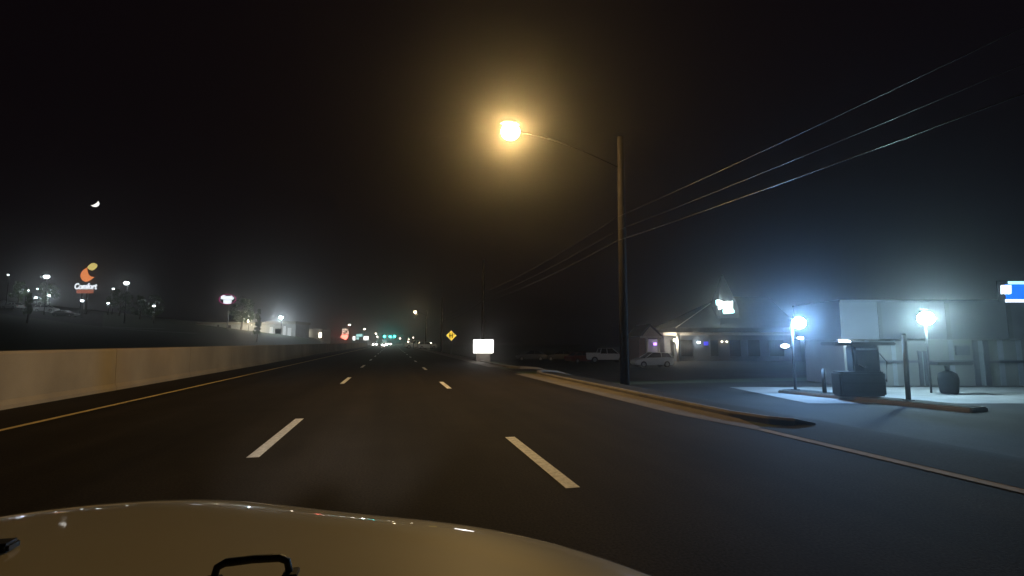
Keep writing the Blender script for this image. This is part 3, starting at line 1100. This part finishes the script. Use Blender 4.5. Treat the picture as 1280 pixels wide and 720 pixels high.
# its lit sign
zsg = O5
sg = thing('restaurant_sign', (O5.x, O5.y, gz), 'crooked glowing white and cyan sign on the steep roof', 'sign', rz=-YAW)
yy = -0.6
up = [L5(*q_) for q_ in ((893.0, 375.3), (895.5, 375.0), (901.8, 377.8), (907, 377.2), (909.5, 377.6), (913.2, 376.6), (912.9, 386.4), (909.0, 386.0), (906.8, 384.6), (901.5, 385.4), (896.0, 387.6), (895.2, 385.3), (895.8, 382.6), (893.4, 381.8))]
MB().prism([L5(*q_) for q_ in ((892.2, 376.0), (893.1, 375.2), (893.5, 382.0), (892.6, 381.6))], yy - 0.12, yy).build('lettering_end', 'sign_teal', sg)
MB().prism(up, yy - 0.15, yy).build('upper_lettering', 'sign_letter', sg)
lo_ = [L5(*q_) for q_ in ((901.5, 387.0), (905, 386.2), (913.5, 386.8), (915.2, 389.4), (914.6, 391.7), (901.9, 392.7), (901.0, 389.6))]
MB().prism(lo_, yy - 0.2, yy - 0.02).build('lower_lettering', 'sign_cyan', sg)
x_, z_ = L5(904, 383)
x2_, z2_ = L5(904, 400)
MB().tube([(x_ - 0.7, yy + 0.18, z2_ - 1.4), (x_ - 0.7, yy + 0.18, z_)], 0.05, 6).build('bracket', 'dark', sg)
lamp(sg, (x_, yy - 0.7, z_ + 0.25), (0.75, 1.0, 0.97), 650, 0.06)

# ================================================================== STORE WITH THE BRIGHT LAMPS
D6 = 24.2
k6 = D6 / FPX
O6 = ph(1160, 428, D6)
gz6 = hz(O6.x, O6.y) + 0.012
st = thing('store_building', (O6.x, O6.y, gz6), 'low pale store behind the pump island with glaring wall lamps', 'store', rz=-YAW)


def L6(px, py, y=0.0):
    v = ph(px, py, D6 + y) - O6
    return (v.dot(RH), v.z + O6.z - gz6)


def r6box(mb, pxa, pya, pxb, pyb, y0, y1, bev=0):
    (xa, zb) = L6(pxa, pyb, y0)
    (xb, zt) = L6(pxb, pya, y0)
    mb.box(xa, y0, max(zb, -0.15), xb, y1, zt, bev)
    return mb


r6box(MB(), 1059, 424, 1420, 500, 0.0, 3.2).build('wall', 'stucco', st)
r6box(MB(), 1052, 377, 1426, 423.8, -0.5, 3.4).build('fascia', 'fascia', st)
r6box(MB(), 1050, 374.5, 1428, 376.8, -0.55, 3.5).build('roof_coping', 'fascia', st)
for (a0, a1, b0, b1, m_) in ((1222, 1234, 426, 482, 'door'), (1152, 1158, 440, 482, 'door')):
    r6box(MB(), a0, b0, a1, b1, -0.08, -0.004).build('door', m_, st)
for (a0, a1) in ((1062, 1150), (1160, 1220), (1236, 1290)):
    r6box(MB(), a0, 450.5, a1, 453.5, -0.14, -0.004).build('rail_trim', 'fascia', st)
for px, py, sx, lab in ((1056, 428, 0.30, 'long tube lamp above the pump hood'),):
    x_, z_ = L6(px, py, -0.16)
    L = thing('soffit_lamp', (O6.x + RH.x * x_, O6.y + RH.y * x_, gz6 + z_), lab, 'lamp', rz=-YAW)
    MB().box(-sx, -0.12, 0.10, sx, -0.004, 0.16, 0.01).build('lamp_hood', 'galv', L)
    MB().ball((0, -0.16, 0.0), sx, 0.1, 0.12, 16).build('lens', 'led_small', L)
    lamp(L, (0, -0.5, 0.0), COOL, 30, 0.12)
for px in (1085, 1118, 1190, 1252, 1275):
    r6box(MB(), px, 425, px + 0.8, 482, -0.02, -0.003).build('wall_seam', 'door', st)
for (a0, a1, b0, b1) in ((1221, 1235, 425.3, 482), (1151.2, 1158.8, 439, 482)):
    for q0, q1 in ((a0, a0 + 0.8), (a1 - 0.8, a1)):
        r6box(MB(), q0, b0, q1, b1, -0.12, -0.083).build('door_frame', 'fascia', st)
r6box(MB(), 1196, 432, 1212, 444, -0.09, -0.003).build('notice_board', 'fascia', st)
for px in (1100, 1185, 1262):
    r6box(MB(), px, 378.5, px + 0.7, 423.4, -0.53, -0.503).build('fascia_joint', 'dark', st)
# blue sign on the fascia corner
x_, z_ = L6(1268, 365, -0.75)
bs = thing('blue_sign', (O6.x + RH.x * x_ - FH.x * 0.75, O6.y + RH.y * x_ - FH.y * 0.75, gz6 + z_), 'bright blue box sign with white strokes at the right edge', 'sign', rz=-YAW)
q6 = k6 * (D6 - 0.75) / D6
MB().box(-21 * q6, 0, -13.4 * q6, 40 * q6, 0.04, 14 * q6, 0.01).build('cabinet', 'dark', bs)
MB().box(-11.5 * q6, -0.06, -9.2 * q6, 38 * q6, -0.004, 9.6 * q6).build('blue_face', 'sign_blue', bs)
MB().box(-13 * q6, -0.07, -13 * q6, 38 * q6, -0.004, -9.4 * q6).build('lower_bar', 'sign_soft', bs)
MB().box(-7 * q6, -0.07, 9.8 * q6, 38 * q6, -0.004, 13.4 * q6).build('upper_bar', 'sign_teal', bs)
stx = MB()
for i in range(3):
    a_ = -19.4 + i * 4.5
    stx.prism([(a_ * q6, -3.0 * q6), ((a_ + 3.2) * q6, -2.6 * q6), ((a_ + 4.4) * q6, 8.6 * q6), ((a_ + 1.2) * q6, 8.2 * q6)], -0.12, -0.065)
stx.build('white_strokes', 'sign_soft', bs)

# lit concrete apron in front of the store
ap = MB()
o_, _ = L6(880, 480)
cols = []
N_ = 26
for i in range(N_ + 1):
    x_ = (900 - 1160) * k6 + (560 * k6) * i / N_
    row = []
    for j in range(7):
        y_ = -0.9 - 6.2 * j / 6 * 1.0
        P = Vector((O6.x, O6.y, 0)) + RH * x_ + FH * y_
        row.append(ap.bm.verts.new((P.x, P.y, hz(P.x, P.y) + 0.03)))
    cols.append(row)
for c0, c1 in zip(cols, cols[1:]):
    for j in range(6):
        ap.bm.faces.new((c0[j], c0[j + 1], c1[j + 1], c1[j]))
tag(ap.build('apron', 'pad'), kind='structure')

# island
A = gt(972, 492)
B = gt(1215, 517)
dI = (B - A)
dI.z = 0
LI = dI.length
dI.normalize()
isl = thing('pump_island', (A.x, A.y, hz(A.x, A.y)), 'long dark kerbed island in front of the store', 'island', rz=math.atan2(dI.y, dI.x))
MB().box(0, 0, -0.15, LI, 0.95, 0.15, 0.04).build('kerb_edge', 'kerb', isl)
MB().box(0.12, 0.12, 0.151, LI - 0.12, 0.83, 0.165, 0.004).build('paving', 'lot', isl)
ang = math.atan2(dI.y, dI.x)


def on_island(px):
    """point on the island's middle line under a picture column"""
    best = min((abs((lambda v: 640 + FPX * v.dot(RH) / v.dot(FW))(A + dI * (LI * i / 200) + Vector((-dI.y, dI.x, 0)) * 0.47 - EYE) - px), i) for i in range(201))
    P = A + dI * (LI * best[1] / 200) + Vector((-dI.y, dI.x, 0)) * 0.47
    P.z = hz(P.x, P.y) + 0.163
    return P


def bollard(px, label):
    P = on_island(px)
    bo = thing('bollard', P, label, 'bollard', group='steel bollards on the island')
    MB().tube([(0, 0, 0), (0, 0, 0.85)], 0.075, 12).build('post', 'dark', bo)
    MB().ball((0, 0, 0.85), 0.075, 0.075, 0.05, 12).build('cap', 'dark', bo)


def island_lamp(px, lx, ly, col, label):
    """post on the island with a glaring flood lamp"""
    P = on_island(px)
    d = (P - EYE).dot(FH)
    H = ph(lx, ly, d) - P
    hx, hz_ = H.dot(RH), H.z
    L = thing('flood_lamp', P, label, 'lamp', rz=-YAW, group='glaring lamps of the store')
    MB().tube([(0, 0, 0), (0, 0, hz_ + 0.15)], [0.06, 0.045], 12).build('post', 'black_plastic', L)
    MB().box(-0.12, -0.12, 0.0, 0.12, 0.12, 0.03, 0.005).build('base_plate', 'dark', L)
    if abs(hx) > 0.2:
        MB().tube([(0, 0, hz_ + 0.1), (hx, 0, hz_ + 0.3)], 0.025, 8).build('arm', 'black_plastic', L)
    MB().box(hx - 0.12, -0.25, hz_ + 0.25, hx + 0.12, 0.05, hz_ + 0.30, 0.02).build('lamp_hood', 'black_plastic', L)
    MB().ball((hx, -0.22, hz_), 0.25, 0.22, 0.22, 10).build('lens', col, L)
    return L


il = island_lamp(995, 995, 404, 'led', 'blue white glaring lamp on the post at the far end of the island')
P = on_island(1136)
lp_ = thing('post', P, 'slim dark steel post on the island right of the pump', 'post', rz=-YAW)
MB().tube([(0, 0, 0), (0.03, 0, 2.15)], [0.075, 0.07], 12).build('shaft', 'black_plastic', lp_)
MB().box(-0.12, -0.12, 0.0, 0.12, 0.12, 0.03, 0.005).build('base_plate', 'dark', lp_)
MB().ball((0.03, 0, 2.15), 0.075, 0.075, 0.05, 12).build('cap', 'dark', lp_)
D6b = 20.6
P = land(1160, D6b)
P.z += 0.03
H_ = ph(1160, 398, D6b).z - P.z
L = thing('flood_lamp', P, 'pale green white glaring lamp on a thin post beside the waste bin', 'lamp', rz=-YAW, group='glaring lamps of the store')
MB().tube([(0, 0.05, 0), (0, 0.05, H_)], 0.04, 10).build('post', 'black_plastic', L)
MB().box(-0.16, -0.1, H_ + 0.36, 0.16, 0.15, H_ + 0.41, 0.02).build('lamp_hood', 'black_plastic', L)
MB().ball((0, 0, H_), 0.31, 0.28, 0.27, 10).build('lens', 'led_green', L)
for px, py, sx, lab in ((981, 432.5, 0.17, 'oval lamp low on the left of the blue white glaring lamp'), (1000.5, 422.5, 0.12, 'small oval lamp directly beneath the blue white glaring lamp')):
    d = (il.location - EYE).dot(FH) - 0.1
    c = ph(px, py, d)
    L = thing('side_lamp', c, lab, 'lamp', rz=-YAW, group='small oval lamps on the left island post')
    MB().ball((0, 0, 0), sx, 0.07, sx * 0.45, 16).build('lens', 'led_small', L)
    MB().tube([(0, 0.05, 0), ((995 - px) * d / FPX, 0.12, -0.05)], 0.02, 6).build('arm', 'dark', L)
bollard(1031, 'dark bollard just left of the pump cabinet')
P = on_island(1075)
kk = (P - EYE).dot(FH) / FPX
pm = thing('fuel_pump', P, 'dark squat pump cabinet with column and flat hood on the island', 'fuel pump', rz=-YAW)
MB().box(-28 * kk, -0.28, 0, 28 * kk, 0.28, 0.86, 0.06).build('cabinet', 'green_paint', pm)
MB().box(-9 * kk, -0.2, 0.86, 24 * kk, 0.2, 1.78, 0.04).build('column', 'green_paint', pm)
MB().box(-36 * kk, -0.4, 1.78, 40 * kk, 0.4, 1.90, 0.03).build('hood', 'green_paint', pm)
f = MB().box(-5 * kk, -0.222, 1.15, 20 * kk, -0.2, 1.6, 0.01).build('display_panel', 'dark', pm)
for z_a in (0.2, 0.5):
    MB().box(-25 * kk, -0.292, z_a, 25 * kk, -0.281, z_a + 0.22, 0.004).build('cabinet_panel', 'dark', pm)
MB().box(-5 * kk, -0.232, 1.62, 20 * kk, -0.203, 1.70, 0.004).build('price_strip', 'galv', pm)
MB().tube([(-4 * kk, -0.26, 1.1), (2 * kk, -0.3, 0.98), (5 * kk, -0.28, 1.05)], [0.03, 0.04, 0.02], 8).build('nozzle', 'rubber', pm)
MB().tube([(26 * kk, -0.1, 1.5), (33 * kk, -0.15, 1.2), (31 * kk, -0.15, 0.5), (25 * kk, -0.1, 0.9)], 0.02, 8).build('hose', 'rubber', pm)
P = gt(1187, 493)
P.z = hz(P.x, P.y) + 0.03
kk = (P - EYE).dot(FH) / FPX
wbn = thing('waste_bin', P, 'dark rounded waste bin under a flat top before the store', 'bin', rz=-YAW)
MB().tube([(0, 0, 0), (0, 0, 0.08), (0, 0, 0.55), (0, 0, 0.78), (0, 0, 0.88)], [0.26, 0.30, 0.34, 0.30, 0.14], 20).build('body', 'green_paint', wbn)
MB().tube([(0, 0, 0.88), (0, 0, 1.12)], [0.07, 0.10], 10).build('neck', 'dark', wbn)
MB().box(-17 * kk, -0.25, 1.12, 27 * kk, 0.25, 1.26, 0.04).build('flat_top', 'dark', wbn)


# ================================================================== FAR END OF THE ROAD
def far_sign(px0, py0, px1, py1, d, m_, label, post=True):
    cx, cy_ = (px0 + px1) / 2, (py0 + py1) / 2
    b0 = land(cx, d)
    k = d / FPX
    z = ph(cx, cy_, d).z - b0.z
    S = thing('lit_sign', b0, label, 'sign', rz=-YAW, group='lit signs far down the road')
    hw, hh_ = (px1 - px0) / 2 * k, (py1 - py0) / 2 * k
    MB().tube([(0, 0.2, -0.3), (0, 0.2, z - hh_)], 0.15, 8).build('post', 'dark', S)
    MB().box(-hw, 0, z - hh_, hw, 0.3, z + hh_, 0.03).build('cabinet', 'dark', S)
    MB().box(-hw * 0.94, -0.05, z - hh_ * 0.94, hw * 0.94, -0.003, z + hh_ * 0.94).build('face', m_, S)
    return S


# red and white sign
d7 = 260
k7 = d7 / FPX
b7 = land(431, d7)
rsn = thing('lit_sign', b7, 'red lit sign with a pale patterned top far down the road', 'sign', rz=-YAW, group='lit signs far down the road')
z7 = ph(431, 418, d7).z - b7.z
MB().tube([(0, 0.3, -0.3), (0, 0.3, z7)], 0.2, 8).build('post', 'dark', rsn)
MB().prism(pxpoly([(425.5, 421.3), (427.3, 418.4), (434.4, 418.4), (434.8, 420.8), (432.2, 424.7), (428.5, 423.3)], 431, 418, k7, z7), -0.15, 0.1).build('red_panel', 'sign_red', rsn)
tp = MB()
for i in range(4):
    for j in range(3):
        if (i + j) % 4 != 3:
            x_ = 427.2 + i * 2.2
            y_ = 411.0 + j * 2.4
            tp.prism(pxpoly([(x_, y_), (x_ + 1.9, y_ + 0.3), (x_ + 1.7, y_ + 2.1), (x_ - 0.1, y_ + 1.8)], 431, 418, k7, z7), -0.1, 0.1)
tp.build('pale_panel', 'sign_dimwhite', rsn)
lamp(rsn, (0, -1.5, z7 - 0.8), (1.0, 0.08, 0.04), 300, 0.4)
far_sign(440.7, 420.3, 444.0, 425.4, 240, 'sign_white', 'narrow white lit sign just right of the red sign')
far_sign(444.8, 417.6, 453.0, 421.0, 250, 'sign_teal', 'pale teal lit sign right of the red sign')
far_sign(445.2, 421.6, 448.6, 424.2, 252, 'sign_teal', 'tiny pale panel under the teal lit sign')
far_sign(454.2, 420.2, 460.6, 425.2, 245, 'sign_white', 'squarish white lit sign left of the green signals')
for px, py, d, lab in ((436, 406, 235, 'far road lamp above the red sign'), (455, 411.3, 260, 'far road lamp above the white lit signs'), (469.5, 417, 290, 'far road lamp above the oncoming cars'),
                       (471.5, 421, 300, 'dim far road lamp second above the oncoming cars'), (500, 423, 300, 'far road lamp just right of the green signals'), (510.5, 427, 280, 'low far lamp over the dark right lane')):
    lot_lamp(px, py, d, lab, 1, 1.25, 0, True, group='lamps far down the road')

# traffic signals
d8 = 230
k8 = d8 / FPX
mp_ = land(506, d8)
mast = thing('signal_mast', mp_, 'signal mast with a long arm over the far road', 'signal mast', rz=-YAW)
zt8 = ph(506, 417.5, d8).z - mp_.z
MB().tube([(0, 0.3, -0.2), (0, 0.3, zt8)], [0.16, 0.11], 10).build('pole', 'galv', mast)
MB().tube([(0, 0.3, zt8 - 0.1), (-(506 - 476) * k8, 0.3, zt8 + 0.2)], [0.1, 0.06], 8).build('arm', 'galv', mast)
for px, py, lab in ((480.5, 420.5, 'green traffic light at the left end of the arm'), (487.8, 420.8, 'green traffic light in the middle of the arm'), (493.2, 420.4, 'green traffic light nearest the mast')):
    c = ph(px, py, d8)
    T = thing('traffic_light', c, lab, 'traffic light', rz=-YAW, group='green traffic lights over the far road')
    MB().box(-0.24, 0.0, -0.3, 0.24, 0.22, 1.05, 0.03).build('housing', 'dark', T)
    MB().ball((0, -0.03, -0.02), 0.55, 0.06, 0.42, 14).build('green_lens', 'green_lamp', T)
    MB().tube([(0, 0.02, 0.4), (0, -0.03, 0.4)], 0.13, 12).build('amber_lens', 'black_plastic', T)
    MB().tube([(0, 0.02, 0.78), (0, -0.03, 0.78)], 0.13, 12).build('red_lens', 'tail', T)
    lamp(T, (0, -0.6, 0), (0.05, 0.9, 0.8), 220, 0.2)
# oncoming cars
for px, d, lab, pw in ((480.5, 165, 'oncoming car with dazzling headlights under the green signals', 500), (468.5, 200, 'oncoming car left of the dazzling one', 120), (487, 240, 'small far car beneath the middle signal', 0)):
    q = land(px, d)
    car('sedan', q, math.pi - math.atan2(q.x, q.y), 'grey_car', lab, lights=pw or 1, group='oncoming cars far down the road', name='oncoming_car')
for px, d, lab, kd in ((520, 120, 'far pale van parked right of the road under the street lamp', 'pickup'), (534, 112, 'pale car parked left of the diamond sign', 'hatch')):
    q = land(px, d)
    car(kd, q, -YAW - math.radians(70), 'white_car', lab, group='pale vehicles beside the far road')
for px, py, d, lab in ((516.5, 422, 118, 'small low lamp over the far pale van'), (538.5, 428.5, 108, 'tiny low lamp beside the pale far car'), (511, 424, 150, 'tiny low lamp left of the far pale van')):
    lot_lamp(px, py, d, lab, 1, 0.3, 25, True, group='small lamps beside the far road')

# ================================================================== ADDED HAZE: stands in for lens and windscreen glare around the lamps
hzb = MB().box(-905, -85, -2.5, 905, 955, 40).build('haze', 'wire')
hm = bpy.data.materials.new('glare_haze')
hm.use_nodes = True
nt = hm.node_tree
nt.nodes.clear()
out = nt.nodes.new('ShaderNodeOutputMaterial')
pv = nt.nodes.new('ShaderNodeVolumePrincipled')
pv.inputs['Color'].default_value = (0.95, 0.96, 0.97, 1)
pv.inputs['Density'].default_value = 0.0022
pv.inputs['Anisotropy'].default_value = 0.925
nt.links.new(pv.outputs['Volume'], out.inputs['Volume'])
hzb.data.materials.clear()
hzb.data.materials.append(hm)
hzb['kind'] = 'stuff'
hzb['label'] = 'added faint haze standing in for windscreen glare around the lamps'
